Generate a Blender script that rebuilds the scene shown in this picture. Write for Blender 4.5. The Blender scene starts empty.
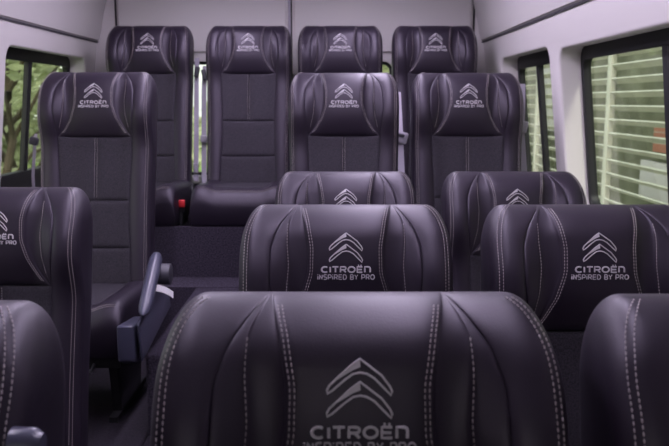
import bpy, bmesh, math, random
import numpy as np
from mathutils import Vector, Matrix

random.seed(7)
SC = bpy.context.scene
COL = SC.collection
PI = math.pi

# ------------------------------------------------------------------ materials
def mat(name, color, rough=0.5, spec=0.5, metal=0.0):
    m = bpy.data.materials.new(name)
    m.use_nodes = True
    b = m.node_tree.nodes['Principled BSDF']
    b.inputs['Base Color'].default_value = (*color, 1)
    b.inputs['Roughness'].default_value = rough
    b.inputs['Metallic'].default_value = metal
    b.inputs['Specular IOR Level'].default_value = spec
    return m

def nodes_of(m):
    return m.node_tree.nodes, m.node_tree.links, m.node_tree.nodes['Principled BSDF']

def add_bump(m, scale, strength, dist, kind='noise', detail=3):
    n, l, b = nodes_of(m)
    tc = n.new('ShaderNodeTexCoord')
    if kind == 'noise':
        t = n.new('ShaderNodeTexNoise'); t.inputs['Scale'].default_value = scale
        t.inputs['Detail'].default_value = detail; out = t.outputs['Fac']
    else:
        t = n.new('ShaderNodeTexVoronoi'); t.inputs['Scale'].default_value = scale
        out = t.outputs['Distance']
    bp = n.new('ShaderNodeBump'); bp.inputs['Strength'].default_value = strength
    bp.inputs['Distance'].default_value = dist
    l.new(tc.outputs['Object'], t.inputs['Vector'])
    l.new(out, bp.inputs['Height']); l.new(bp.outputs['Normal'], b.inputs['Normal'])
    return m

def add_mottle(m, scale, c1, c2, detail=4):
    n, l, b = nodes_of(m)
    tc = n.new('ShaderNodeTexCoord')
    t = n.new('ShaderNodeTexNoise'); t.inputs['Scale'].default_value = scale
    t.inputs['Detail'].default_value = detail
    r = n.new('ShaderNodeValToRGB')
    r.color_ramp.elements[0].position = 0.35; r.color_ramp.elements[1].position = 0.65
    r.color_ramp.elements[0].color = (*c1, 1); r.color_ramp.elements[1].color = (*c2, 1)
    l.new(tc.outputs['Object'], t.inputs['Vector']); l.new(t.outputs['Fac'], r.inputs['Fac'])
    l.new(r.outputs['Color'], b.inputs['Base Color'])
    return m

M = {}
M['leather'] = add_bump(mat('black leather', (0.0135, 0.0095, 0.0175), 0.47, 0.45), 420, 0.10, 0.001, 'voronoi')
M['leather'].node_tree.nodes['Principled BSDF'].inputs['Specular Tint'].default_value = (0.95, 0.87, 1.0, 1)
M['fabric'] = add_bump(add_mottle(mat('black seat fabric', (0.02, 0.019, 0.024), 0.8, 0.3), 300,
                                  (0.014, 0.0115, 0.017), (0.037, 0.031, 0.043)), 600, 0.5, 0.0015)
M['shell'] = add_bump(mat('black plastic', (0.012, 0.011, 0.014), 0.5, 0.4), 500, 0.15, 0.001)
M['thread'] = mat('pale thread', (0.30, 0.265, 0.27), 0.7, 0.2)
M['silver'] = mat('silver embroidery', (0.50, 0.47, 0.50), 0.5, 0.4)
M['metal'] = mat('steel', (0.35, 0.35, 0.38), 0.35, 0.5, 1.0)
M['trim'] = add_bump(mat('lilac grey trim', (0.565, 0.535, 0.53), 0.62, 0.3), 900, 0.12, 0.001)
M['headlining'] = add_bump(mat('roof lining', (0.52, 0.495, 0.49), 0.9, 0.1), 700, 0.3, 0.001)
M['rubber'] = mat('black rubber', (0.010, 0.010, 0.012), 0.55, 0.4)
M['seam'] = mat('grey rubber seam', (0.10, 0.092, 0.11), 0.6, 0.3)
M['carpet'] = add_bump(add_mottle(mat('dark violet carpet', (0.05, 0.043, 0.06), 0.95, 0.05), 160,
                                  (0.022, 0.018, 0.027), (0.065, 0.055, 0.078), 6), 350, 0.8, 0.004)
M['vinyl'] = add_bump(add_mottle(mat('dark vinyl floor', (0.03, 0.025, 0.036), 0.7, 0.2), 120,
                                 (0.012, 0.009, 0.014), (0.024, 0.019, 0.029), 6), 300, 0.5, 0.002)
M['belt'] = add_bump(mat('grey belt webbing', (0.30, 0.275, 0.33), 0.6, 0.3), 500, 0.3, 0.001)
M['beltgrey'] = mat('grey plastic', (0.30, 0.28, 0.33), 0.4, 0.5)
M['beltdark'] = mat('dark grey plastic', (0.05, 0.047, 0.06), 0.4, 0.5)
M['red'] = mat('red plastic', (0.42, 0.02, 0.025), 0.35, 0.5)
M['armgrey'] = add_bump(mat('blue grey plastic', (0.050, 0.050, 0.080), 0.30, 0.5), 400, 0.1, 0.001)
M['white'] = mat('white plastic', (0.7, 0.68, 0.7), 0.4, 0.5)
M['slat'] = add_mottle(mat('pale louvre paint', (0.64, 0.64, 0.56), 0.6, 0.3), 3, (0.58, 0.58, 0.49), (0.70, 0.70, 0.61))
M['backwall'] = add_mottle(mat('mossy rendered wall', (0.18, 0.19, 0.14), 0.9, 0.1), 1.2, (0.14, 0.15, 0.10), (0.28, 0.29, 0.22))
M['grass'] = add_mottle(mat('grass', (0.12, 0.2, 0.05), 0.9, 0.1), 1.5, (0.10, 0.17, 0.035), (0.22, 0.30, 0.09), 8)
M['asphalt'] = add_mottle(mat('paving', (0.4, 0.4, 0.38), 0.9, 0.1), 3, (0.36, 0.36, 0.34), (0.5, 0.5, 0.47), 8)
M['bark'] = add_bump(mat('bark', (0.07, 0.055, 0.04), 0.9, 0.1), 20, 0.6, 0.03)
def leafmat(name, c1, c2):
    m = add_mottle(mat(name, c1, 0.6, 0.3), 2.5, c1, c2, 6)
    n, l, b = nodes_of(m)
    tr = n.new('ShaderNodeBsdfTranslucent'); mx = n.new('ShaderNodeMixShader'); mx.inputs[0].default_value = 0.45
    ramp = [x for x in n if x.type == 'VALTORGB'][0]
    l.new(ramp.outputs['Color'], tr.inputs['Color'])
    out = [x for x in n if x.type == 'OUTPUT_MATERIAL'][0]
    l.new(b.outputs[0], mx.inputs[1]); l.new(tr.outputs[0], mx.inputs[2]); l.new(mx.outputs[0], out.inputs[0])
    return m
M['leaf'] = leafmat('leaves mid green', (0.24, 0.28, 0.15), (0.46, 0.50, 0.31))
M['leafpale'] = leafmat('leaves pale green', (0.46, 0.50, 0.32), (0.74, 0.77, 0.56))
M['leafdark'] = leafmat('leaves dark green', (0.07, 0.13, 0.035), (0.19, 0.27, 0.09))

def brick():
    m = mat('red brick', (0.4, 0.2, 0.15), 0.9, 0.1)
    n, l, b = nodes_of(m)
    tc = n.new('ShaderNodeTexCoord'); t = n.new('ShaderNodeTexBrick')
    t.inputs['Color1'].default_value = (0.52, 0.24, 0.17, 1); t.inputs['Color2'].default_value = (0.42, 0.19, 0.14, 1)
    t.inputs['Mortar'].default_value = (0.5, 0.46, 0.4, 1); t.inputs['Scale'].default_value = 4
    mp = n.new('ShaderNodeMapping'); mp.inputs['Rotation'].default_value = (PI/2, 0, PI/2)
    l.new(tc.outputs['Object'], mp.inputs['Vector']); l.new(mp.outputs[0], t.inputs['Vector'])
    l.new(t.outputs['Color'], b.inputs['Base Color'])
    return m
M['brick'] = brick()

def glass(name, tint, gloss):
    m = bpy.data.materials.new(name); m.use_nodes = True
    n, l = m.node_tree.nodes, m.node_tree.links
    n.remove(n['Principled BSDF'])
    out = [x for x in n if x.type == 'OUTPUT_MATERIAL'][0]
    t = n.new('ShaderNodeBsdfTransparent'); t.inputs['Color'].default_value = (*tint, 1)
    g = n.new('ShaderNodeBsdfGlossy'); g.inputs['Roughness'].default_value = 0.02
    g.inputs['Color'].default_value = (1, 1, 1, 1)
    f = n.new('ShaderNodeLayerWeight'); f.inputs['Blend'].default_value = 0.5
    pw = n.new('ShaderNodeMath'); pw.operation = 'POWER'; pw.inputs[1].default_value = 5
    mu = n.new('ShaderNodeMath'); mu.operation = 'MULTIPLY_ADD'; mu.inputs[1].default_value = gloss; mu.inputs[2].default_value = 0.03
    l.new(f.outputs['Facing'], pw.inputs[0]); l.new(pw.outputs[0], mu.inputs[0])
    mx = n.new('ShaderNodeMixShader')
    l.new(mu.outputs[0], mx.inputs[0]); l.new(t.outputs[0], mx.inputs[1]); l.new(g.outputs[0], mx.inputs[2])
    l.new(mx.outputs[0], out.inputs[0])
    return m
M['glass'] = glass('green tinted window glass', (0.80, 0.82, 0.76), 0.5)
M['screen'] = glass('clear windscreen glass', (0.82, 0.80, 0.82), 0.6)

def emit(name, color, strength):
    m = bpy.data.materials.new(name); m.use_nodes = True
    b = m.node_tree.nodes['Principled BSDF']
    b.inputs['Base Color'].default_value = (0.8, 0.8, 0.8, 1)
    b.inputs['Emission Color'].default_value = (*color, 1)
    b.inputs['Emission Strength'].default_value = strength
    return m
M['led'] = emit('violet led diffuser', (0.85, 0.76, 1.0), 31.0)

# ------------------------------------------------------------------ mesh helpers
def link(name, me, material=None, parent=None):
    o = bpy.data.objects.new(name, me)
    COL.objects.link(o)
    if material is not None:
        me.materials.clear(); me.materials.append(material)
    if parent is not None:
        o.parent = parent
    return o

def smooth(me, angle=35):
    me.polygons.foreach_set('use_smooth', [True]*len(me.polygons))
    me.set_sharp_from_angle(angle=math.radians(angle))

def from_bm(name, bm, material, parent=None, ang=35):
    bmesh.ops.recalc_face_normals(bm, faces=bm.faces[:])
    me = bpy.data.meshes.new(name); bm.to_mesh(me); bm.free()
    smooth(me, ang)
    return link(name, me, material, parent)

def grid_mesh(P):
    """P: (rows, cols, 3) array -> verts, faces"""
    r, c = P.shape[:2]
    v = P.reshape(-1, 3)
    i = np.arange(r-1)[:, None]*c + np.arange(c-1)[None, :]
    f = np.stack([i, i+1, i+1+c, i+c], -1).reshape(-1, 4)
    return v, f

class MB:
    """collects vertices and faces for ONE mesh"""
    def __init__(self): self.v = []; self.f = []
    def add(self, v, f):
        o = len(self.v); self.v.extend([tuple(map(float, x)) for x in v])
        self.f.extend([tuple(int(i)+o for i in q) for q in f])
    def grid(self, P, flip=False):
        v, f = grid_mesh(np.asarray(P, float)); self.add(v, f[:, ::-1] if flip else f)
    def box(self, c, s, rot=None):
        x, y, z = s[0]/2, s[1]/2, s[2]/2
        vs = [Vector((a*x, b*y, d*z)) for a in (-1, 1) for b in (-1, 1) for d in (-1, 1)]
        if rot is not None: vs = [rot @ q for q in vs]
        vs = [q + Vector(c) for q in vs]
        self.add(vs, [(0, 1, 3, 2), (4, 6, 7, 5), (0, 4, 5, 1), (2, 3, 7, 6), (0, 2, 6, 4), (1, 5, 7, 3)])
    def tube(self, pts, rad, n=10, cap=True):
        pts = [Vector(p) for p in pts]
        rads = rad if isinstance(rad, (list, tuple)) else [rad]*len(pts)
        rings = []; up = Vector((0, 0, 1))
        for i, p in enumerate(pts):
            d = (pts[min(i+1, len(pts)-1)] - pts[max(i-1, 0)]).normalized()
            a = d.cross(up)
            if a.length < 1e-3: a = d.cross(Vector((0, 1, 0)))
            a.normalize(); b = a.cross(d).normalized()
            rings.append([p + (a*math.cos(2*PI*k/n) + b*math.sin(2*PI*k/n))*rads[i] for k in range(n)])
        base = len(self.v)
        for r in rings: self.v.extend([tuple(q) for q in r])
        for i in range(len(rings)-1):
            for k in range(n):
                k2 = (k+1) % n
                self.f.append((base+i*n+k, base+i*n+k2, base+(i+1)*n+k2, base+(i+1)*n+k))
        if cap:
            self.f.append(tuple(base+k for k in range(n))[::-1])
            self.f.append(tuple(base+(len(rings)-1)*n+k for k in range(n)))
    def ribbon(self, pts, side, width, thick):
        """flat strap: pts path, side = unit vector across"""
        side = Vector(side).normalized()
        P = []
        pts = [Vector(p) for p in pts]
        for i, p in enumerate(pts):
            d = (pts[min(i+1, len(pts)-1)] - pts[max(i-1, 0)]).normalized()
            nrm = side.cross(d).normalized()
            P.append([p + side*a*width/2 + nrm*b*thick/2 for a, b in ((-1, -1), (1, -1), (1, 1), (-1, 1), (-1, -1))])
        self.grid(np.array([[list(q) for q in r] for r in P]))
        n = len(self.v) - 5*len(pts)
        self.f.append((n, n+1, n+2, n+3)); e = n+5*(len(pts)-1); self.f.append((e+3, e+2, e+1, e))
    def mesh(self, name, ang=35, fix=True):
        me = bpy.data.meshes.new(name); me.from_pydata(self.v, [], self.f)
        if fix:
            bm = bmesh.new(); bm.from_mesh(me); bmesh.ops.remove_doubles(bm, verts=bm.verts[:], dist=1e-6)
            bmesh.ops.recalc_face_normals(bm, faces=bm.faces[:]); bm.to_mesh(me); bm.free()
        smooth(me, ang); return me
    def build(self, name, material, parent=None, ang=35, fix=True):
        return link(name, self.mesh(name, ang, fix), material, parent)

def bevel_obj(o, w, seg=3):
    me = o.data; bm = bmesh.new(); bm.from_mesh(me)
    bmesh.ops.bevel(bm, geom=bm.edges[:], offset=w, segments=seg, profile=0.5, affect='EDGES', clamp_overlap=True)
    bm.to_mesh(me); bm.free(); smooth(me, 40)
    return o

def rrect(x0, x1, y0, y1, r, n=8):
    pts = []
    for cx, cy, a0 in ((x1-r, y0+r, -PI/2), (x1-r, y1-r, 0), (x0+r, y1-r, PI/2), (x0+r, y0+r, PI)):
        for k in range(n+1):
            a = a0 + PI/2*k/n
            pts.append((cx + r*math.cos(a), cy + r*math.sin(a)))
    return pts

def panel_mesh(name, loops, half_thick, bevel=0.0):
    """flat panel in local XY with holes, thickness along local Z"""
    cu = bpy.data.curves.new(name+'_c', 'CURVE'); cu.dimensions = '2D'; cu.fill_mode = 'BOTH'
    for lp in loops:
        sp = cu.splines.new('POLY'); sp.points.add(len(lp)-1); sp.use_cyclic_u = True
        for p, q in zip(sp.points, lp): p.co = (q[0], q[1], 0, 1)
    cu.extrude = half_thick; cu.bevel_depth = bevel; cu.bevel_resolution = 3
    o = bpy.data.objects.new(name+'_c', cu); COL.objects.link(o)
    dg = bpy.context.evaluated_depsgraph_get(); dg.update()
    me = bpy.data.meshes.new_from_object(o.evaluated_get(dg)); me.name = name
    bpy.data.objects.remove(o); bpy.data.curves.remove(cu)
    bm = bmesh.new(); bm.from_mesh(me); bmesh.ops.remove_doubles(bm, verts=bm.verts[:], dist=1e-5)
    bmesh.ops.recalc_face_normals(bm, faces=bm.faces[:]); bm.to_mesh(me); bm.free()
    smooth(me, 40)
    return me

def panel(name, loops, half_thick, mtx, material, parent=None, bevel=0.0):
    me = panel_mesh(name, loops, half_thick, bevel); me.transform(mtx)
    return link(name, me, material, parent)

def thing(name, label, cat, loc=(0, 0, 0), rz=0.0, group=None):
    o = bpy.data.objects.new(name, None); COL.objects.link(o)
    o.empty_display_size = 0.1
    o.location = loc; o.rotation_euler = (0, 0, rz)
    return tag(o, label, cat, group)

def tag(o, label, cat, group=None, kind=None):
    o['label'] = label; o['category'] = cat
    if group: o['group'] = group
    if kind: o['kind'] = kind
    return o

def structure(o, label=None):
    o['kind'] = 'structure'
    if label: o['label'] = label
    return o

# ------------------------------------------------------------------ camera
FPX = 760.0
CAM_Z = 1.43
PITCH = math.radians(9.05)
cam = bpy.data.cameras.new('camera'); camo = bpy.data.objects.new('camera', cam); COL.objects.link(camo)
cam.sensor_width = 36; cam.lens = FPX/669*36; cam.clip_start = 0.02; cam.clip_end = 300
camo.location = (0, 0, CAM_Z); camo.rotation_euler = (PI/2 - PITCH, 0, 0)
SC.camera = camo
cam.dof.use_dof = True; cam.dof.focus_distance = 1.55; cam.dof.aperture_fstop = 9.0

def at(px, py, Y):
    """point of the place at depth Y"""
    dx = (px-334.5)/FPX; dy = (223-py)/FPX
    d = Vector((dx, math.cos(PITCH)+dy*math.sin(PITCH), -math.sin(PITCH)+dy*math.cos(PITCH)))
    d *= Y/d.y
    return Vector((d.x, d.y, CAM_Z+d.z))

# ------------------------------------------------------------------ the seat
W = 0.44; H = 0.85; HW = 0.22; SH = H-0.268; RECL = math.radians(12)
CUSH = 0.40                                # height of the cushion top above its floor

def sm(a, b, x):
    t = np.clip((x-a)/(b-a), 0, 1); return t*t*(3-2*t)

def outline(s):
    s = np.asarray(s, float)
    w = 0.216 + 0.004*sm(0.3, 0.6, s)
    q = np.clip((s-(H-0.10))/0.10, 0, 1)
    return w - 0.047*(1-np.sqrt(np.clip(1-q**2.2, 0, 1)))

def top_at(x):
    r = np.clip((0.220-np.abs(x))/0.047, 0, 1)
    return H - 0.10 + 0.10*(1-(1-r)**2)**(1/2.2)

def curve_fn(ts, vs):
    tt = np.linspace(0, 1, 401); v = np.interp(tt, ts, vs)
    k = 31; pad = np.concatenate([2*v[0]-v[1:k//2+1][::-1], v, 2*v[-1]-v[-k//2:-1][::-1]])
    v = np.convolve(pad, np.ones(k)/k, 'valid')[:401]
    return lambda t: np.interp(t, tt, v)

fB = curve_fn([0, .15, .35, .55, .75, .9, 1], [.222, .197, .176, .178, .215, .268, .318])
fA = curve_fn([0, .08, .2, .35, .6, .85, 1], [.226, .268, .318, .348, .352, .338, .326])
fM = curve_fn([0, .08, .14, .3, .5, .7, .9, 1], [.224, .249, .268, .272, .264, .274, .303, .323])
def sp_(s): return np.clip((H-np.asarray(s, float))/(H-SH), 0, 1)
def cB(s): return fB(sp_(s))*W
def cA(s): return np.maximum(fA(sp_(s)), fB(sp_(s))+0.003)*W
def cM(s): return np.clip(fM(sp_(s))*W, cB(s)+0.0006, cA(s)-0.0006)
def cP(s): return W*(0.326 - 0.022*sm(0, 0.27, SH-np.asarray(s, float)) + 0.02*sm(0.3, 0.54, SH-np.asarray(s, float)))

def n_front(x, s):
    """height of the seat-back front above its middle plane"""
    x = np.abs(x); s = np.asarray(s, float)
    hw = outline(s)
    rs, rt = 0.040, 0.075
    q1 = np.clip((rs-(hw-x))/rs, 0, 1); q2 = np.clip((rt-(top_at(x)-s))/rt, 0, 1)
    d1 = rs*(1-np.sqrt(np.clip(1-q1*q1, 0, 1))); d2 = rt*(1-np.sqrt(np.clip(1-q2*q2, 0, 1)))
    drop = (d1**4+d2**4)**0.25
    head = sm(SH-0.05, SH+0.09, s)
    top = sm(0.0, 0.16, H-s)
    wing = sm(0.19*W, 0.39*W, x)
    amp = 0.022 + head*(0.006 + 0.020*top) - 0.022*head*(1-top)
    t = sp_(s)
    pill = 0.028*np.sin(PI*np.clip(t, 0, 1)**0.9)**0.8*(1-sm(0.15*W, 0.36*W, x))*(s > SH)
    lower = -0.004*(1-head)
    return 0.050 + amp*wing + pill + lower + 0.014*head - drop

def n_back(x, s):
    x = np.abs(x); hw = outline(s); rs, rt = 0.03, 0.05
    q1 = np.clip((rs-(hw-x))/rs, 0, 1); q2 = np.clip((rt-(top_at(x)-s))/rt, 0, 1)
    q = np.maximum(q1, q2)
    return -0.048 + 0.026*(1-np.sqrt(np.clip(1-q*q, 0, 1)))

CR, SR = math.cos(RECL), math.sin(RECL)
def to_seat(x, s, n):
    x, s, n = np.broadcast_arrays(x, s, n)
    return np.stack([x, s*SR - n*CR, CUSH - 0.02 + s*CR + n*SR], -1)

def rows_between(s0, s1, n, dense_top=False, dense=False):
    u = np.linspace(0, 1, n)
    if dense: u = 0.5-0.5*np.cos(PI*u)
    if dense_top: u = np.sin(u*PI/2)
    return s0 + (s1-s0)*u

def pillow(u, h, p=4):
    return h*np.sqrt(np.clip(1-np.abs(2*u-1)**p, 0, 1))

def back_patch(mb, xl, xr, ss, nu, h, sign=1, ve=True, tope=True, g=0.005, edge_r=False):
    """patch between two seam curves; sunk along the seams, swelling between"""
    u = np.linspace(0, 1, nu); u = 0.5-0.5*np.cos(PI*u)
    S = ss[:, None]*np.ones((1, nu))
    L, R = xl(ss)[:, None], xr(ss)[:, None]
    X = L + (R-L)*u[None, :]
    width = np.clip((R-L)/0.05, 0.1, 1)
    if edge_r:      # right edge is the outline: no seam there
        pil = h*np.sqrt(np.clip(1-(1-u[None, :])**6, 0, 1))*np.ones_like(X) 
    else:
        pil = pillow(u[None, :], h)*width
    v = (ss-ss[0])/(ss[-1]-ss[0])
    if ve: pil = pil*np.sqrt(np.clip(1-np.clip(1-(ss-ss[0])/0.03, 0, 1)**4, 0, 1))[:, None]
    if tope: pil = pil*np.sqrt(np.clip(1-np.clip(1-(ss[-1]-ss)/0.03, 0, 1)**4, 0, 1))[:, None]
    N = n_front(X, S) - g + pil
    mb.grid(to_seat(sign*X, S, N), flip=sign < 0)

def surf(x, s, lift=0.0):
    """point of the leather front at x, s"""
    return to_seat(x, s, n_front(x, s) + lift)

def stitches(mb, curve, s0, s1, lift, pitch=0.0066, ln=0.0046, wd=0.0017, signs=(1, -1)):
    ss = np.linspace(s1, s0, 900)
    P = surf(curve(ss), ss, lift)
    d = np.concatenate([[0], np.cumsum(np.linalg.norm(np.diff(P, axis=0), axis=1))])
    k = 0.0
    while k+ln < d[-1]:
        a = np.array([np.interp(k, d, P[:, i]) for i in range(3)]); b = np.array([np.interp(k+ln, d, P[:, i]) for i in range(3)])
        t = (b-a)/np.linalg.norm(b-a); nrm = np.array([0, -CR, SR]); sd = np.cross(t, nrm); sd /= np.linalg.norm(sd)
        nn = np.cross(sd, t)
        for sg in signs:
            q = []
            for base, w_ in ((a, 0.6), ((a+b)/2, 1.0), (b, 0.6)):
                hh = 0.0012 if w_ == 1.0 else 0.0002
                q.append([base - sd*wd/2*w_ - nn*0.0008, base - sd*wd*0.3*w_ + nn*hh, base + sd*wd*0.3*w_ + nn*hh, base + sd*wd/2*w_ - nn*0.0008])
            q = np.array(q)
            q[..., 0] *= sg
            mb.grid(q, flip=sg < 0)
        k += pitch

# --- stroke lettering, letters in a unit box (x right, y up) with an advance
def arc(cx, cy, rx, ry, a0, a1, n=10):
    return [(cx+rx*math.cos(math.radians(a0+(a1-a0)*k/n)), cy+ry*math.sin(math.radians(a0+(a1-a0)*k/n))) for k in range(n+1)]
GLY = {
    'C': ([arc(.55, .5, .5, .44, 50, 310, 16)], 1.0),
    'I': ([[(.1, .06), (.1, .94)]], .2),
    'i': ([[(.1, .06), (.1, .66)], [(.1, .86), (.1, 1.0)]], .2),
    'T': ([[(0, .94), (.9, .94)], [(.45, .94), (.45, .06)]], .9),
    'R': ([[(.08, .06), (.08, .94), (.6, .94)] + arc(.6, .70, .28, .24, 90, -90, 8)[1:] + [(.08, .46)], [(.5, .46), (.88, .06)]], .95),
    'O': ([arc(.55, .5, .5, .44, 0, 360, 24)], 1.1),
    'E': ([[(.85, .94), (.08, .94), (.08, .06), (.85, .06)], [(.08, .5), (.78, .5)]], .9),
    'Ë': ([[(.85, .94), (.08, .94), (.08, .06), (.85, .06)], [(.08, .5), (.78, .5)], [(.2, 1.16), (.36, 1.16)], [(.56, 1.16), (.72, 1.16)]], .9),
    'n': ([[(.08, .06), (.08, .94), (.5, .94)] + arc(.55, .62, .33, .32, 90, 0, 8)[1:] + [(.88, .06)]], .95),
    'N': ([[(.08, .06), (.08, .94), (.82, .06), (.82, .94)]], .9),
    'S': ([[(.85, .94), (.3, .94)] + arc(.3, .72, .22, .22, 90, 270, 8)[1:] + [(.6, .5)] + arc(.6, .28, .25, .22, 90, -90, 8)[1:] + [(.06, .06)]], .9),
    'P': ([[(.08, .06), (.08, .94), (.6, .94)] + arc(.6, .67, .28, .27, 90, -90, 8)[1:] + [(.08, .40)]], .92),
    'D': ([[(.08, .06), (.08, .94), (.45, .94)] + arc(.45, .5, .45, .44, 90, -90, 12)[1:] + [(.08, .06)]], .95),
    'B': ([[(.08, .06), (.08, .94), (.55, .94)] + arc(.55, .72, .25, .22, 90, -90, 8)[1:] + [(.08, .5)], [(.55, .5)] + arc(.58, .28, .28, .22, 90, -90, 8)[1:] + [(.08, .06)]], .92),
    'Y': ([[(0, .94), (.42, .5), (.84, .94)], [(.42, .5), (.42, .06)]], .84),
    ' ': ([], .45),
}
def place2d(mb, quad_rows):
    """rows of (ex, es) -> on the head panel"""
    P = np.array(quad_rows, float)
    x, s = P[..., 0], P[..., 1]
    mb.grid(surf(x, s, EMB_LIFT))
EMB_LIFT = 0.0042
def stroke(mb, pts, wd, closed=False):
    pts = [np.array(p, float) for p in pts]
    # resample so that it hugs the surface
    out = []
    seq = pts + ([pts[0]] if closed else [])
    for a, b in zip(seq[:-1], seq[1:]):
        n = max(1, int(np.linalg.norm(b-a)/0.004))
        for k in range(n): out.append(a+(b-a)*k/n)
    out.append(seq[-1])
    L = []
    for i, p in enumerate(out):
        if closed:
            a = out[i-1] if i > 0 else out[-2]; b = out[i+1] if i < len(out)-1 else out[1]
        else:
            a = out[max(i-1, 0)]; b = out[min(i+1, len(out)-1)]
        t = b-a; t /= (np.linalg.norm(t)+1e-12); nn = np.array([-t[1], t[0]])
        L.append([p-nn*wd/2, p-nn*wd*0.3, p+nn*wd*0.3, p+nn*wd/2])
    P = np.array(L)
    lift = np.array([EMB_LIFT-0.002, EMB_LIFT+0.0006, EMB_LIFT+0.0006, EMB_LIFT-0.002])[None, :]
    mb.grid(to_seat(P[..., 0], P[..., 1], n_front(P[..., 0], P[..., 1]) + lift))

def word(mb, text, cx, s0, width, height, wd, gap=.22):
    tot = sum(GLY[c][1] for c in text) + gap*(len(text)-1)
    k = width/tot; x = cx - width/2
    for c in text:
        for st in GLY[c][0]:
            stroke(mb, [(x+p[0]*k, s0+p[1]*height) for p in st], wd)
        x += (GLY[c][1]+gap)*k

def seat_meshes():
    R = {}
    # head panel
    ss = np.concatenate([rows_between(SH, H-0.075, 24, dense=True), H-0.075+0.075*np.sin(np.linspace(0, PI/2, 14))[1:]])
    mb = MB(); back_patch(mb, lambda s: -cB(s), cB, ss, 33, 0.008, tope=False); R['head_panel'] = mb.mesh('head_panel', 60, False)
    for sg, nm in ((1, 'wing_inset'), (-1, 'wing_inset_b')):
        mb = MB()
        back_patch(mb, cB, cM, ss, 9, -0.004, sg, tope=False); back_patch(mb, cM, cA, ss, 9, 0.006, sg, tope=False)
        R[nm] = mb.mesh('wing_inset', 60, False)
    sb = np.concatenate([rows_between(0, SH, 16)[:-1], ss])
    edge = lambda s: np.where(np.asarray(s) >= SH, cA(s), cP(s))
    for sg, nm in ((1, 'side_bolster'), (-1, 'side_bolster_b')):
        mb = MB(); back_patch(mb, edge, outline, sb, 17, 0.005, sg, ve=False, tope=False, edge_r=True)
        R[nm] = mb.mesh('side_bolster', 60, False)
    # lower cushions of fabric
    e1, e2 = 0.335, 0.150
    mb = MB(); s1 = rows_between(e1, SH, 14, dense=True)
    back_patch(mb, lambda s: -cP(s), lambda s: 0*s, s1, 13, 0.008); back_patch(mb, lambda s: 0*s, cP, s1, 13, 0.008)
    R['back_pad'] = mb.mesh('back_pad', 60, False)
    mb = MB(); back_patch(mb, lambda s: -cP(s), cP, rows_between(e2, e1, 12, dense=True), 21, 0.009); R['back_pad_mid'] = mb.mesh('back_pad', 60, False)
    mb = MB(); back_patch(mb, lambda s: -cP(s), cP, rows_between(0, e2, 12, dense=True), 21, 0.009); R['back_pad_low'] = mb.mesh('back_pad', 60, False)
    # gusset and back shell
    mb = MB(); rows = []
    th = np.linspace(-1, 1, 25); xx = np.sin(th*PI/2)
    for s in sb:
        hw = float(outline(s)); x = hw*xx
        nf = float(n_front(np.array(hw), s))
        nb = [min(float(n_back(np.array(a), s)), nf-0.006) for a in x]
        row = [to_seat(-hw, s, nf), to_seat(-hw*1.003, s, (nf+nb[0])/2)] + [to_seat(a, s, q_) for a, q_ in zip(x, nb)] + [to_seat(hw*1.003, s, (nf+nb[0])/2), to_seat(hw, s, nf)]
        rows.append(row)
    mb.grid(np.array(rows), flip=True)
    hw = float(outline(H)); xs = hw*xx
    f = np.array([to_seat(a, H, float(n_front(np.array(a), H))) for a in xs]); b = np.array([to_seat(a, H, q_) for a, q_ in zip(xs, nb)])
    mb.grid(np.array([f, b]))
    lo_f = np.array([to_seat(a, 0.0, float(n_front(np.array(a), 0.0))-0.005) for a in outline(0.0)*xx]); lo_b = np.array([to_seat(a, 0.0, float(n_back(np.array(a), 0.0))) for a in outline(0.0)*xx])
    mb.grid(np.array([lo_b, lo_f]))
    R['back_shell'] = mb.mesh('back_shell', 50)
    # stitching
    l = 0.0015
    for sg, e_ in ((1, ''), (-1, '_b')):
        mb = MB(); stitches(mb, lambda s: cB(s)-0.0055, SH+0.01, H-0.012, l+0.004, signs=(sg,)); stitches(mb, lambda s: cB(s)-0.0105, SH+0.01, H-0.012, l+0.005, signs=(sg,))
        R['st_head'+e_] = mb.mesh('stitching', 60, False)
        mb = MB(); stitches(mb, lambda s: cM(s)+0.001, SH+0.03, H-0.045, l-0.003, signs=(sg,)); R['st_wing'+e_] = mb.mesh('stitching', 60, False)
        mb = MB(); stitches(mb, lambda s: outline(s)-0.013, 0.02, H-0.004, l+0.0042, signs=(sg,)); stitches(mb, lambda s: outline(s)-0.020, 0.02, H-0.004, l+0.0042, signs=(sg,))
        R['st_side'+e_] = mb.mesh('stitching', 60, False)
    mb = MB(); stitches(mb, lambda s: 0*s+0.0045, e1+0.006, SH-0.006, 0.0024, signs=(1, -1)); R['stitching_low'] = mb.mesh('stitching', 60, False)
    # emblem: two chevrons, the left arm's upper half filled
    mb = MB()
    sc = 0.068/305.0; cx0 = 317.0; S_TOP = H-0.065
    up = lambda p: ((p[0]-cx0)*sc, S_TOP - (p[1]-36)*sc*0.95)
    out_r = [(319, 38), (360, 70), (420, 118), (458, 170), (467, 192), (463, 212), (440, 188), (385, 130), (350, 109), (319, 103)]
    out_l = [(319, 103), (286, 110), (248, 138), (190, 190), (166, 204), (165, 188), (176, 166), (215, 128), (275, 72), (319, 38)]
    for dy in (0, 110):
        sh = lambda L: [up((p[0], p[1]+dy)) for p in L]
        stroke(mb, sh(out_r + out_l[1:-1]), 0.0025, True)
        top_e = sh([(319, 38), (275, 72), (232, 112), (190, 150)]); bot_e = sh([(321, 76), (284, 92), (240, 120), (190, 152)])
        place2d(mb, [[(a[0]+(b[0]-a[0])*k/2, a[1]+(b[1]-a[1])*k/2) for k in range(3)] for a, b in zip(top_e, bot_e)])
    R['emblem'] = mb.mesh('emblem', 60, False)
    b0 = S_TOP - 280*sc*0.95
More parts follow.
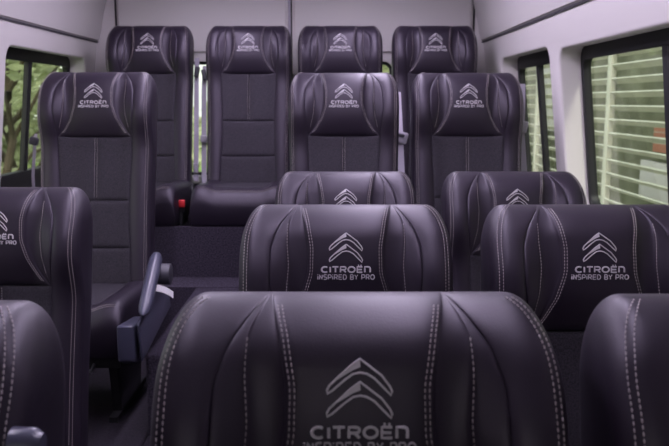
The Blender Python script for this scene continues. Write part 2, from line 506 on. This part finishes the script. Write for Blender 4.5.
    mb = MB(); word(mb, 'CITROËn', 0, b0-0.0221, 0.100, 0.0125, 0.0036); R['lettering'] = mb.mesh('lettering', 60, False)
    mb = MB(); word(mb, 'iNSPiRED BY PRO', 0, b0-0.0363, 0.116, 0.0105, 0.0021, .26); R['motto'] = mb.mesh('motto_lettering', 60, False)
    # cushion
    CW, CL = 0.222, 0.475
    def ctop(x, y):      # y 0 (back) .. CL (front)
        ax = np.abs(x)
        q1 = np.clip((0.035-(CW-ax))/0.035, 0, 1); q2 = np.clip((0.09-(CL-y))/0.09, 0, 1)
        drop = 0.035*(1-np.sqrt(np.clip(1-q1*q1, 0, 1))) + 0.085*(1-np.sqrt(np.clip(1-q2*q2, 0, 1)))
        return CUSH + 0.018*sm(0.10, 0.17, ax) + 0.012*sm(0.1, 0.4, y) - drop
    yy = np.concatenate([np.linspace(-0.02, CL-0.09, 14), CL-0.09+0.09*np.sin(np.linspace(0, PI/2, 12))[1:]])
    xx2 = CW*np.sin(np.linspace(-1, 1, 41)*PI/2)
    X, Y = np.meshgrid(xx2, yy); Z = ctop(X, Y)
    mb = MB(); mb.grid(np.stack([X, -Y, Z], -1))
    zb = CUSH-0.155
    fr = np.array([[(x, -CL, z) for x in xx2] for z in (0,)][0]); t = np.stack([xx2, 0*xx2-CL, ctop(xx2, CL+0*xx2)], -1); bq = t.copy(); bq[:, 2] = zb; bq[:, 1] += 0.02
    mid = (t+bq)/2; mid[:, 1] -= 0.008
    mb.grid(np.array([t, mid, bq]))
    for sx in (-1, 1):
        t = np.stack([0*yy+sx*CW, -yy, ctop(0*yy+sx*CW, yy)], -1); q = t.copy(); q[:, 2] = zb; q[-1, 1] += 0.02
        m2 = (t+q)/2; m2[:-1, 0] += sx*0.006; m2[-1, 1] -= 0.008-0.0
        m2[-1] = (t[-1]+q[-1])/2 + np.array([0, -0.008, 0])
        mb.grid(np.array([t, m2, q]), flip=sx > 0)
    mb.grid(np.array([[(-CW, 0.02, zb), (CW, 0.02, zb)], [(-CW, -CL+0.02, zb), (CW, -CL+0.02, zb)]]))
    t = np.stack([xx2, 0*xx2+0.02, ctop(xx2, 0*xx2-0.02)], -1); bq = t.copy(); bq[:, 2] = zb
    mb.grid(np.array([t, bq]))
    R['cushion'] = mb.mesh('cushion', 40)
    mb = MB()
    yp = rows_between(0.03, CL-0.085, 16, dense=True); u = 0.5-0.5*np.cos(PI*np.linspace(0, 1, 21))
    Xp = (-0.135+0.27*u)[None, :]*np.ones((16, 1)); Yp = yp[:, None]*np.ones((1, 21))
    vv = (yp-yp[0])/(yp[-1]-yp[0])
    Zp = ctop(Xp, Yp) - 0.002 + pillow(u[None, :], 0.009)*np.sqrt(np.clip(1-np.abs(2*vv-1)**8, 0, 1))[:, None]
    mb.grid(np.stack([Xp, -Yp, Zp], -1)); R['cushion_pad'] = mb.mesh('cushion_pad', 60, False)
    mb = MB()
    yst = CL-0.05
    for off in (0.0, 0.008):
        xs = np.arange(-0.195, 0.19, 0.0066)
        for x in xs:
            z = float(ctop(np.array(x), yst+off)) + 0.001; z2 = float(ctop(np.array(x+0.0046), yst+off)) + 0.001
            mb.box(((x*2+0.0046)/2, -yst-off, (z+z2)/2), (0.0046, 0.0017, 0.0017))
    R['cushion_stitching'] = mb.mesh('cushion_stitching', 30, False)
    # base
    mb = MB(); mb.box((0, -0.225, zb-0.02), (0.40, 0.40, 0.05)); R['seat_frame'] = mb.mesh('seat_frame')
    for sg, nm in ((1, 'leg'), (-1, 'leg_b')):
        mb = MB()
        prof = [(-0.06, zb-0.04), (-0.40, zb-0.04), (-0.36, 0.02), (-0.42, 0.02), (-0.42, 0.0), (-0.02, 0.0), (-0.02, 0.02), (-0.10, 0.02)]
        x0, x1 = sg*0.165-0.015, sg*0.165+0.015
        n = len(prof)
        mb.add([(x0, *p) for p in prof] + [(x1, *p) for p in prof], [tuple(range(n)), tuple(range(2*n-1, n-1, -1))] + [(i, (i+1) % n, n+(i+1) % n, n+i) for i in range(n)])
        R[nm] = mb.mesh('leg', 30)
    mb = MB(); mb.tube([(0.04, -0.40, 0.22), (0.04, -0.455, 0.20), (0.11, -0.455, 0.20), (0.11, -0.40, 0.22)], 0.007, 8); R['lever'] = mb.mesh('adjuster_bar')
    # recliner hinge covers
    for sg, nm in ((1, 'hinge_cover'), (-1, 'hinge_cover_b')):
        mb = MB()
        pr = [(0.03*math.cos(a), 0.03*math.sin(a)) for a in np.linspace(0, 2*PI, 20)[:-1]]
        x0, x1 = sg*0.217, sg*0.232
        n = len(pr)
        cy, cz = 0.0, CUSH-0.05
        mb.add([(x0, cy+p[0]*1.6, cz+p[1]*1.6) for p in pr] + [(x1, cy+p[0]*1.4, cz+p[1]*1.4) for p in pr], [tuple(range(n)), tuple(range(2*n-1, n-1, -1))] + [(i, (i+1) % n, n+(i+1) % n, n+i) for i in range(n)])
        R[nm] = mb.mesh('hinge_cover', 30)
    return R

SM_ = seat_meshes()
PARTS = [('back_shell', 'back_shell', 'leather'), ('head_panel', 'head_panel', 'leather'), ('wing_inset', 'wing_inset', 'leather'), ('wing_inset', 'wing_inset_b', 'leather'),
         ('side_bolster', 'side_bolster', 'leather'), ('side_bolster', 'side_bolster_b', 'leather'),
         ('back_pad', 'back_pad', 'fabric'), ('back_pad', 'back_pad_mid', 'fabric'), ('back_pad', 'back_pad_low', 'fabric'),
         ('cushion', 'cushion', 'leather'), ('cushion_pad', 'cushion_pad', 'fabric'),
         ('seat_frame', 'seat_frame', 'shell'), ('leg', 'leg', 'shell'), ('leg', 'leg_b', 'shell'),
         ('hinge_cover', 'hinge_cover', 'shell'), ('hinge_cover', 'hinge_cover_b', 'shell')]
SUBS = {'head_panel': [('emblem', 'emblem', 'silver'), ('lettering', 'lettering', 'silver'), ('motto_lettering', 'motto', 'silver'), ('stitching', 'st_head', 'thread'), ('stitching', 'st_head_b', 'thread')],
        'wing_inset': [('stitching', 'st_wing', 'thread')], 'wing_inset_b': [('stitching', 'st_wing_b', 'thread')],
        'side_bolster': [('stitching', 'st_side', 'thread')], 'side_bolster_b': [('stitching', 'st_side_b', 'thread')],
        'cushion': [('cushion_stitching', 'cushion_stitching', 'thread')], 'back_pad': [('pad_stitching', 'stitching_low', 'thread')]}
PLABEL = {'back_pad': 'black woven fabric pad', 'cushion_pad': 'black woven fabric cushion pad', 'emblem': 'silver double chevron embroidery',
          'lettering': 'silver embroidered word', 'motto_lettering': 'thin silver embroidered words', 'stitching': 'pale stitching'}

def make_seat():
    root = bpy.data.objects.new('passenger_seat', None); COL.objects.link(root); root.empty_display_size = 0.1
    for nm, key, m in PARTS:
        o = link(nm, SM_[key], M[m], root)
        if nm in PLABEL: o['label'] = PLABEL[nm]
        if key in SUBS:
            for n2, k2, m2 in SUBS[key]:
                q = link(n2, SM_[k2], M[m2], o)
                if n2 in PLABEL: q['label'] = PLABEL[n2]
    return root

def copy_tree(o, parent=None):
    c = o.copy(); COL.objects.link(c)
    if parent is not None: c.parent = parent
    for ch in [x for x in o.children]: copy_tree(ch, c)
    return c

# top point of the front, used to set each seat from its row
TOPY = H*SR - 0.02; TOPZ = CUSH - 0.02 + H*CR + 0.0
F_LOW, F_MID, F_UP = 0.0, 0.335, 0.615
# (picture x of the middle, distance of the top, floor height, label)
SEATS = [
    ('nearest large leather seat, centred emblem, in the very front between two half-seen neighbours', 358, 0.84, F_LOW, 0),
    ('nearest black leather seat cut by the right bottom corner', 800, 0.83, F_LOW, 0),
    ('nearest black leather seat cut by the left bottom corner', -166, 0.80, F_LOW, 0),
    ('black seat right behind the large nearest centre seat, full emblem and lettering', 345.5, 1.61, F_LOW, 0),
    ('black seat second from front beside the right wall, under the louvre-view window', 589, 1.61, F_LOW, 0),
    ('black seat on the left edge in front of the tall single seat with armrest', 6, 2.04, F_LOW, 0),
    ('low black centre seat, third from front, only upper half of its emblem showing', 345.5, 2.40, F_LOW, 0),
    ('low black seat third from front at right wall, only its chevron showing', 512, 2.40, F_LOW, 0),
    ('tall single black seat on the left with grey armrest, by the tree-view window', 104, 3.06, F_MID, 0),
    ('raised black seat right of centre, in front of the third back-row seat', 343.5, 3.14, F_MID, 0),
    ('raised black seat by the small right window, beside another raised seat', 463, 3.14, F_MID, 0),
    ('leftmost black seat of the back row, against the rear door', 156, 4.12, F_UP, 0),
    ('second back-row seat from left, whole backrest and cushion visible', 252, 4.12, F_UP, 0),
    ('third back-row seat from left, right of the rear door seam', 340, 4.12, F_UP, 0),
    ('rightmost black seat of the back row, in the right rear corner', 431, 4.12, F_UP, 0),
]
proto = make_seat()
seat_objs = []
for i, (lab, px, d, fz, rz) in enumerate(SEATS):
    o = proto if i == 0 else copy_tree(proto)
    o.location = ((px-334.5)/FPX*d, d-TOPY, fz); o.rotation_euler = (0, 0, rz)
    tag(o, lab, 'seat', 'black leather passenger seats')
    if i == 5: o.scale = (0.99, 0.99, 0.992)
    seat_objs.append(o)

# ------------------------------------------------------------------ extra parts of the left single seat: its armrest
def rounded_prism(mb, prof, x0, x1):
    n = len(prof)
    mb.add([(x0, *p) for p in prof] + [(x1, *p) for p in prof], [tuple(range(n)), tuple(range(2*n-1, n-1, -1))] + [(i, (i+1) % n, n+(i+1) % n, n+i) for i in range(n)])

ls = seat_objs[8]
link('adjuster_bar', SM_['lever'], M['metal'], ls)
lx, ly, lz = ls.location
def loc(px, py, Y):
    p = at(px, py, Y); return Vector((p.x-lx, p.y-ly, p.z-lz))
# the pad, raised a little, points to the front of the van
a = loc(157, 254, 2.60); b = loc(143, 316, 2.26)
mb = MB()
ax = (b-a).normalized()
for_r = []
pts = [a - ax*0.0 + ax*t*(b-a).length for t in (0, .03, .1, .3, .6, .85, .95, 1.0)]
mb.tube(pts, [.006, .016, .022, .023, .022, .021, .016, .005], 14)
arm = mb.build('armrest', M['armgrey'], ls); arm['label'] = 'blue grey folding armrest pad'
mb = MB()
p0 = loc(150, 335, 2.36)
prof = [(q.y, q.z) for q in (loc(150, 326, 2.28), loc(150, 316, 2.48), loc(150, 345, 2.46), loc(150, 364, 2.33), loc(150, 362, 2.28))]
x0 = loc(123, 320, 2.36).x; x1 = loc(140, 320, 2.36).x
rounded_prism(mb, prof, x0, x1)
br = mb.build('armrest_bracket', M['armgrey'], ls); bevel_obj(br, 0.008)
mb = MB()
xa_ = -0.58
pl = lambda px, py: loc(px, py, xa_*FPX/(px-334.5))
prof2 = [(q.y, q.z) for q in (pl(143, 362), pl(141, 325), pl(158, 284), pl(172, 288), pl(173, 306))]
rounded_prism(mb, prof2, pl(143, 362).x-0.010, pl(143, 362).x)
hp = mb.build('hinge_plate', M['armgrey'], arm); bevel_obj(hp, 0.006)
mb = MB(); c = loc(165, 274, 2.55); mb.tube([c+Vector((-.025, 0, 0)), c+Vector((-.022, 0, 0)), c+Vector((.02, 0, 0)), c+Vector((.024, 0, 0))], [.02, .036, .036, .02], 18)
mb.build('pivot_knob', M['beltdark'], arm)
mb = MB()
pts = [loc(155+18*k/8, 288+7*(k/8)**2, 2.42+0.05*k/8) for k in range(9)]
mb.ribbon(pts, (0, 0.35, 1), 0.022, 0.003); st = mb.build('pull_strap', M['white'], arm); st['label'] = 'white pull strap'
# recliner knob on the nearest left seat
ln = seat_objs[2]
q = at(44, 444, 0.70)
mb = MB(); kc = Vector((0.222, q.y-ln.location.y, q.z-ln.location.z))
mb.tube([kc+Vector((-.01, 0, 0)), kc+Vector((.012, 0, 0)), kc+Vector((.02, 0, 0))], [.017, .016, .010], 18)
kn = mb.build('recliner_knob', M['armgrey'], ln); kn['label'] = 'grey round knob on the seat side'

# ------------------------------------------------------------------ seat belts
def belt(label, pts, side, width, parts):
    t = thing('seat_belt', label, 'seat belt', pts[0], 0, 'grey seat belts')
    o0 = Vector(pts[0])
    mb = MB(); mb.ribbon([Vector(p)-o0 for p in pts], side, width, 0.002); mb.build('strap', M['belt'], t)
    for nm, c, s, m, rot in parts:
        mb = MB(); mb.box(Vector(c)-o0, s, Matrix.Rotation(rot, 3, 'Y')); bevel_obj(mb.build(nm, M[m], t), min(s)*0.25)
    return t
def bez(pts, n=8):
    out = []
    for a, b in zip(pts[:-1], pts[1:]):
        for k in range(n): out.append(Vector(a).lerp(Vector(b), k/n))
    out.append(Vector(pts[-1])); return out
belt('grey belt hanging between the two left back-row seats, close to the left one', bez([at(197, 58, 4.26), at(196.5, 80, 4.22), at(196.5, 120, 4.12), at(196, 181, 4.02)]), (1, 0, 0), 0.026,
     [('belt_guide', at(197, 72, 4.22), (.024, .03, .06), 'beltdark', .2), ('latch_tongue', at(196, 168, 4.02), (.026, .02, .05), 'beltgrey', 0)])
belt('grey belt with square buckle against the second back-row seat', bez([at(205, 66, 4.26), at(204, 90, 4.2), at(204, 140, 4.1), at(204, 184, 4.02)]), (1, 0, 0), 0.026,
     [('belt_guide', at(204.3, 75, 4.2), (.024, .03, .06), 'beltdark', -.2), ('latch_tongue', at(204, 139, 4.08), (.036, .022, .038), 'beltgrey', 0)])
belt('grey belt with big pale buckle between the raised right seats and back row', bez([at(396, 92, 3.55), at(398, 130, 3.45), at(400, 180, 3.38)]), (1, 0, 0), 0.044,
     [('latch_tongue', at(400, 137, 3.42), (.068, .024, .05), 'beltgrey', .28), ('tongue_slot', at(400.5, 135, 3.404), (.036, .008, .012), 'beltdark', .28)])
belt('grey belt beside the small right window, edging the raised seat', bez([at(521, 84, 3.28), at(521, 100, 3.25), at(520, 130, 3.22), at(523, 172, 3.2)]), (1, 0, 0), 0.036,
     [('belt_guide', at(523, 127, 3.2), (.035, .03, .05), 'beltgrey', .2)])
belt('thin belt with dark guide in front of the left window', bez([at(36, 134, 3.32), at(35, 142, 3.3), at(33, 176, 3.28), Vector((-1.31, 3.27, F_MID))]), (1, 0, 0), 0.013,
     [('belt_guide', at(34, 141, 3.27), (.035, .03, .035), 'beltdark', .3)])
# red release buckle on a stalk
t = thing('belt_buckle', 'red release buckle beside the second back-row seat cushion', 'buckle', at(181, 214, 3.60))
b0 = at(181, 214, 3.60)
mb = MB(); mb.box(at(182, 207, 3.60)-b0, (.034, .03, .045)); bevel_obj(mb.build('buckle_housing', M['shell'], t), .005)
mb = MB(); mb.box(at(182, 203.5, 3.58)-b0, (.030, .022, .036)); bb = bevel_obj(mb.build('release_button', M['red'], t), .005); bb['label'] = 'red button'
mb = MB(); mb.tube([Vector((0, 0, .02)), Vector((0, .0, -.10)), Vector((0.0, .0, F_UP-b0.z))], .009, 8); mb.build('stalk', M['shell'], t)

# ------------------------------------------------------------------ the van: floor and platforms
def slab(name, x0, x1, y0, y1, z0, z1, m, bev=0.0):
    mb = MB(); mb.box(((x0+x1)/2, (y0+y1)/2, (z0+z1)/2), (x1-x0, y1-y0, z1-z0))
    o = mb.build(name, M[m])
    if bev: bevel_obj(o, bev, 3)
    return structure(o)
YF, YR = -1.3, 4.46
slab('floor', -1.62, 1.10, YF, YR, -0.06, 0.0, 'vinyl')
slab('floor_step_left', -1.52, -0.625, 2.13, YR, 0.0, F_MID, 'vinyl', 0.012)
slab('floor_step_aisle', -0.625, -0.26, 2.13, 2.40, 0.0, F_MID, 'vinyl', 0.012)
slab('floor_step_right', -0.26, 1.02, 2.585, YR, 0.0, F_MID, 'vinyl', 0.012)
slab('floor_platform_aisle', -0.62, -0.262, 2.38, 3.30, 0.0, F_UP-0.0, 'carpet', 0.014)
slab('floor_platform_rear', -1.44, 1.02, 3.30, YR, F_MID, F_UP, 'carpet', 0.0)
# carpeted kick box under the back row
slab('trim_1', -1.42, 0.98, 3.50, 3.535, F_UP, F_UP+0.238, 'carpet')

# ------------------------------------------------------------------ side walls with window openings
TILT = math.radians(6.3)
ZC = 1.78            # cornice height
def wall_matrix(xref, sign):
    """local (u = y, v = height, w = outward) -> place, leaning in towards the roof; xref at z = 1.6"""
    t = TILT
    up = Vector((-sign*math.sin(t), 0, math.cos(t))); out = Vector((sign*math.cos(t), 0, math.sin(t))); yv = Vector((0, 1, 0))
    o = Vector((xref, 0, 1.6)) - up*(1.6/math.cos(t))
    m = Matrix.Identity(4)
    for i, v in enumerate((yv, up, out)):
        for k in range(3): m[k][i] = v[k]
    m.translation = o
    return m
XR, XL = 0.865, -1.37
TH = 0.035
def side_wall(name, xref, sign, holes, frames, first):
    m = wall_matrix(xref, sign)
    k = 1/math.cos(TILT)
    loops = [[(YF, 0), (YR, 0), (YR, ZC*k+0.02), (YF, ZC*k+0.02)]] + [rrect(a, b, c*k, d*k, 0.07) for a, b, c, d in holes]
    structure(panel(name, loops, TH, m @ Matrix.Translation((0, 0, TH+0.012)), M['trim'], bevel=0.012))
    for i, (a, b, c, d, div) in enumerate(frames):
        wn = thing('window_%d' % (first+i), None or 'x', 'window'); del wn['label']; del wn['category']; structure(wn)
        c, d = c*k, d*k
        mo = m @ Matrix.Translation((0, 0, 2*TH+0.030))
        panel('window_frame', [rrect(a-.05, b+.05, c-.16, d+.10, 0.06), rrect(a, b, c, d, 0.045)], 0.012, mo, M['rubber'], wn, 0.004)
        if div:
            panel('window_divider', [[(div-.020, c-.01), (div+.020, c-.01), (div+.020, d+.01), (div-.020, d+.01)]], 0.010, mo, M['rubber'], wn, 0.002)
        panel('window_pane', [rrect(a-.02, b+.02, c-.02, d+.02, 0.05)], 0.0015, m @ Matrix.Translation((0, 0, 2*TH+0.036)), M['glass'], wn)
side_wall('wall_right', XR, 1, [(1.05, 3.01, 0.98, 1.64), (3.12, 4.03, 0.98, 1.66)],
          [(1.08, 2.98, 1.02, 1.585, 2.25), (3.11, 4.0, 1.02, 1.592, 3.65)], 1)
side_wall('wall_left', XL, -1, [(3.23, 4.27, 0.96, 1.675), (1.15, 2.85, 1.02, 1.655)],
          [(3.2, 4.24, 1.084, 1.612, 3.72), (1.2, 2.8, 1.08, 1.595, 2.0)], 3)  # second opening and frame are out of view, put in for their daylight

# cornice: padded duct running along the top of each wall, then the roof
def sweep_y(name, prof, y0, y1, material, closed=True):
    mb = MB()
    n = len(prof); ys = [y0, y1]
    v = [(p[0], y, p[1]) for y in ys for p in prof]
    f = [(i, (i+1) % n, n+(i+1) % n, n+i) for i in range(n)]
    f += [tuple(range(n)), tuple(range(2*n-1, n-1, -1))]
    mb.add(v, f); return mb.build(name, material, None, 25)
def arcpts(cx, cz, rx, rz, a0, a1, n):
    return [(cx+rx*math.cos(math.radians(a0+(a1-a0)*k/n)), cz+rz*math.sin(math.radians(a0+(a1-a0)*k/n))) for k in range(n+1)]
def cornice(name, xw, sg):
    # profile seen from the front, xw is the wall line at the cornice foot
    pr = [(xw+sg*0.10, ZC-0.010), (xw-sg*0.004, ZC-0.012), (xw-sg*0.018, ZC-0.004), (xw-sg*0.022, ZC+0.012)]
    pr += [(xw-sg*(0.03+0.10*t**1.5), ZC+0.02+0.36*t) for t in np.linspace(0.1, 1, 10)]
    pr += [(xw-sg*0.13, ZC+0.45), (xw+sg*0.10, ZC+0.45)]
    structure(sweep_y(name, pr, YF, YR-0.01, M['headlining']))
cornice('trim_2', 0.85, 1); cornice('trim_3', -1.355, -1)
# dark rubber seam at the foot of each cornice
for nm_, xw_, sg_ in (('trim_4', 0.85, 1), ('trim_5', -1.355, -1)):
    structure(sweep_y(nm_, [(xw_, ZC-0.019), (xw_-sg_*0.012, ZC-0.018), (xw_-sg_*0.016, ZC-0.013), (xw_, ZC-0.011)], YF, YR-0.02, M['seam']))
slab('ceiling', -1.40, 0.90, YF, YR, 2.15, 2.20, 'headlining')

# ------------------------------------------------------------------ rear doors
def rearm(): 
    m = Matrix.Identity(4)
    for i, v in enumerate((Vector((1, 0, 0)), Vector((0, 0, 1)), Vector((0, 1, 0)))):
        for k in range(3): m[k][i] = v[k]
    m.translation = (0, YR-0.01, 0); return m
RM = rearm()
DR = YR-0.04
x_l, x_c, x_r = (122-334.5)/FPX*DR, (291.5-334.5)/FPX*DR, (470-334.5)/FPX*DR
def rear_door(name, x0, x1, win):
    d = thing(name, 'x', 'x'); del d['label']; del d['category']; structure(d)
    zb = 0.62
    panel('door_panel', [[(x0, zb), (x1, zb), (x1, 2.18), (x0, 2.18)], rrect(*win, 0.06)], 0.018, RM, M['trim'], d, 0.006)
    # raised upper lining with a lower edge
    panel('door_lining', [rrect(x0+.012, x1-.012, 1.715, 2.17, 0.02)], 0.008, RM @ Matrix.Translation((0, 0, -0.030)), M['headlining'], d, 0.005)
    panel('window_frame', [rrect(win[0]-.02, win[1]+.02, win[2]-.02, win[3]+.02, 0.06), rrect(win[0]+.02, win[1]-.02, win[2]+.02, win[3]-.02, 0.04)], 0.01, RM @ Matrix.Translation((0, 0, 0.02)), M['rubber'], d, 0.003)
    panel('window_pane', [rrect(win[0], win[1], win[2], win[3], 0.05)], 0.0015, RM @ Matrix.Translation((0, 0, 0.03)), M['glass'], d)
rear_door('door_1', x_l+.010, x_c-.016, (-1.02, -0.36, 1.00, 1.665))
rear_door('door_2', x_c+.016, x_r-.010, (-0.12, 0.34, 1.00, 1.665))
slab('wall_rear_seal', x_c-.0235, x_c+.0235, YR-0.022, YR+0.02, 0.62, 2.17, 'rubber')
mb = MB(); mb.tube([(x_c-.006, YR-0.028, 0.62), (x_c-.006, YR-0.028, 2.17)], 0.009, 8); structure(mb.build('trim_6', M['beltgrey']))
for nm, x in (('trim_7', x_l), ('trim_8', x_r)):
    slab(nm, x-.013, x+.013, YR-0.026, YR+0.02, 0.62, 2.17, 'rubber')
slab('trim_9', XL-0.06, XR+0.04, YR-0.06, YR-0.03, F_UP, 0.96, 'carpet')  # added dark panel, darkens the gaps between back-row cushions
# corner posts between door and side wall
for nm, xa, xb in (('wall_rear_left', XL-0.12, x_l-.008), ('wall_rear_right', x_r+.008, XR+0.10)):
    slab(nm, xa, xb, YR-0.03, YR+0.02, 0.62, 2.18, 'trim')
slab('wall_rear_sill', -1.52, 1.02, YR-0.02, YR+0.03, 0.0, 0.62, 'trim')

# ------------------------------------------------------------------ front of the van: unseen dark wall added to cut frontal light, small windscreen
FM = RM.copy(); FM.translation = (0, YF, 0)
structure(panel('wall_front', [[(-1.6, -0.05), (1.1, -0.05), (1.1, 2.18), (-1.6, 2.18)], rrect(-1.0, 0.6, 1.25, 1.72, 0.1)], 0.02, FM, M['shell'], None, 0.004))
structure(panel('window_5', [rrect(-1.02, 0.62, 1.23, 1.74, 0.1)], 0.002, FM, M['screen']))

# ------------------------------------------------------------------ ceiling lamps
for lab, x, y0, y1 in (('left violet ceiling light strip above the aisle seats', -0.62, 0.75, 3.9), ('right violet ceiling light strip above the right-hand seats', 0.20, 0.75, 3.9)):
    t = thing('ceiling_light', lab, 'ceiling light', (x, (y0+y1)/2, 2.15), 0, 'ceiling light strips')
    mb = MB(); mb.box((0, 0, -0.008), (0.13, y1-y0+0.04, 0.016)); bevel_obj(mb.build('lamp_housing', M['white'], t), 0.003)
    mb = MB(); mb.box((0, 0, -0.018), (0.09, y1-y0, 0.008)); mb.build('diffuser', M['led'], t)

# ------------------------------------------------------------------ outside
GZ = -0.65
slab('ground', -60, 60, -30, 90, GZ-0.1, GZ, 'grass')
mb = MB(); mb.box((1.0, 10, GZ+0.01), (7.4, 80, 0.02)); structure(mb.build('ground_paving', M['asphalt']))  # paving extended out of view to keep green grass bounce off the seats
# louvred screen of the building on the right
t = thing('louvred_facade', 'pale horizontal louvre screen outside the right-hand windows', 'facade', (2.35, 6.5, GZ))
for k in range(34):
    z = 0.35 + 0.112*k
    mb = MB(); mb.box((0, 0, z), (0.012, 11.5, 0.085), Matrix.Rotation(math.radians(-62), 3, 'Y')); mb.build('slat', M['slat'], t)
for y in (-4.6, -2.3, 0.0, 2.3, 4.6):
    mb = MB(); mb.box((-0.02, y, 2.1), (0.05, 0.085, 4.2)); bevel_obj(mb.build('post', M['slat'], t), 0.006)
# building behind the screen
t = thing('building', 'mossy green rendered building behind the louvre screen', 'building', (3.6, 8, GZ))
mb = MB(); mb.box((0.2, 0, 2.5), (0.3, 24, 5)); mb.build('wall', M['backwall'], t)
for y, z, w, h in ((0.37, 2.39, 0.16, 0.16), (0.5, 1.2, 0.9, 0.42), (-4.0, 2.2, 0.9, 1.2), (5.0, 2.2, 0.9, 1.2)):
    mb = MB(); mb.box((0.03, y, z), (0.06, w, h)); wf = bevel_obj(mb.build('window_board', M['white'], t), 0.008)
mb = MB(); mb.box((0.03, 0.25, 1.68), (0.08, 0.7, 0.30)); pb = mb.build('brick_panel', M['brick'], t); pb['label'] = 'red brick panel'

def tree(label, x, y, h, r, seed, leafm, cat='tree', trunk=0.12, low=0.35, nleaf=2600, lsize=0.11, name='leafy_tree'):
    rnd = random.Random(seed)
    t = thing(name, label, cat, (x, y, GZ), 0, 'plants outside the windows')
    mb = MB()
    if trunk:
        top = Vector((rnd.uniform(-.3, .3), rnd.uniform(-.3, .3), h*0.75))
        pts = [Vector((0, 0, 0)).lerp(top, k/6) + Vector((rnd.uniform(-.06, .06), rnd.uniform(-.06, .06), 0)) for k in range(7)]
        mb.tube(pts, [trunk*(1-0.12*k) for k in range(7)], 9)
        for k in range(9):
            p = pts[1+k % 5]; a = rnd.uniform(0, 2*PI); L = r*rnd.uniform(.5, .9)
            e = p + Vector((math.cos(a)*L, math.sin(a)*L, L*rnd.uniform(.5, 1.1)))
            mb.tube([p, p.lerp(e, .5)+Vector((0, 0, .1)), e], [trunk*.4, trunk*.25, trunk*.08], 7)
        mb.build('trunk', M['bark'], t)
    V, F = [], []
    blobs = []
    for k in range(26):
        a = rnd.uniform(0, 2*PI); zz = rnd.uniform(low, 1.0); rr = r*math.sqrt(rnd.random())*(0.55+0.6*math.sin(PI*min(max((zz-low)/(1-low), 0.12), .95)))
        blobs.append((Vector((math.cos(a)*rr, math.sin(a)*rr, h*zz)), r*rnd.uniform(.22, .42)))
    for k in range(nleaf):
        c, br_ = blobs[k % len(blobs)]
        d = Vector((rnd.gauss(0, 1), rnd.gauss(0, 1), rnd.gauss(0, 1))).normalized()*br_*rnd.random()**.4
        p = c+d
        if p.z < 0.03: p.z = 0.03
        u = Vector((rnd.gauss(0, 1), rnd.gauss(0, 1), rnd.gauss(0, .6))).normalized(); w = u.cross(Vector((rnd.gauss(0, 1), rnd.gauss(0, 1), rnd.gauss(0, 1)))).normalized()
        s = lsize*rnd.uniform(.6, 1.3); b = len(V); up = u.cross(w)*s*.18
        V += [p-u*s, p+w*s*.45+up, p+u*s, p-w*s*.45+up]
        F += [(b, b+1, b+2), (b, b+2, b+3)]
    me = bpy.data.meshes.new('foliage'); me.from_pydata([tuple(v) for v in V], [], F)
    link('foliage', me, M[leafm], t)
tree('pale green leafy tree seen through the left window', -4.6, 11.0, 4.6, 1.7, 3, 'leafpale', low=.30)
tree('dark branching tree at the left window, nearest the frame edge', -3.75, 8.6, 4.4, 1.3, 5, 'leaf', low=.50, trunk=.07, nleaf=1500)
tree('tall mid green tree behind the left window divider', -7.4, 17.5, 6.5, 2.6, 8, 'leaf', low=.25, nleaf=3600, lsize=.15)
tree('bright pale tree far back on the left', -12.0, 26.0, 7.5, 3.6, 9, 'leafpale', low=.2, nleaf=4200, lsize=.2)
tree('low green bush under the left window trees', -7.0, 14.4, 1.6, 1.2, 11, 'leaf', 'bush', 0, .08, 2400, name='bush')
tree('low pale bush at the foot of the branching tree', -4.3, 9.4, 1.15, .7, 12, 'leafpale', 'bush', 0, .08, 1800, name='bush')
tree('pale bush just behind the left rear door glass', -1.4, 9.0, 2.3, 1.0, 14, 'leafpale', 'bush', 0, .08, 2600, name='bush')
tree('yellow green bush behind the rear door glass in the middle', 1.0, 13.5, 3.4, 1.6, 15, 'leafpale', 'bush', 0, .08, 3400, .13, name='bush')
tree('large tree closing the lane far behind the van', 2.0, 24, 7, 3.4, 17, 'leaf', low=.15, nleaf=4200, lsize=.2)
t = thing('garden_wall', 'low pale wall far off beneath the left trees', 'wall', (-14, 33, GZ), math.radians(20))
mb = MB(); mb.box((0, 0, 0.5), (22, 0.3, 1.0)); mb.build('wall_body', M['asphalt'], t)
mb = MB(); mb.box((0, 0, 1.04), (22.1, 0.4, 0.08)); mb.build('coping', M['white'], t)

# ------------------------------------------------------------------ sky and sun
w = bpy.data.worlds.new('sky'); SC.world = w; w.use_nodes = True
n, l = w.node_tree.nodes, w.node_tree.links
bg = n['Background']
sky = n.new('ShaderNodeTexSky'); sky.sky_type = 'NISHITA'; sky.sun_disc = False
sky.sun_elevation = math.radians(42); sky.sun_rotation = math.radians(200); sky.dust_density = 3.0; sky.altitude = 0
mixc = n.new('ShaderNodeMixRGB'); mixc.inputs[0].default_value = 0.6; mixc.inputs[2].default_value = (5.2, 5.4, 5.5, 1)
l.new(sky.outputs[0], mixc.inputs[1]); l.new(mixc.outputs[0], bg.inputs['Color'])
bg.inputs['Strength'].default_value = 0.42
sun = bpy.data.lights.new('sun', 'SUN'); sun.energy = 3.4; sun.angle = math.radians(8); sun.color = (1, .97, .9)
so = bpy.data.objects.new('sun', sun); COL.objects.link(so); so.rotation_euler = (math.radians(42), 0, math.radians(20))

SC.view_settings.view_transform = 'Standard'; SC.view_settings.look = 'None'
SC.view_settings.gamma = 1.0; SC.view_settings.exposure = 0.25
SC.view_settings.use_curve_mapping = False
SC.cycles.use_denoising = True
SC.cycles.max_bounces = 10; SC.cycles.transparent_max_bounces = 16
SC.cycles.sample_clamp_indirect = 6
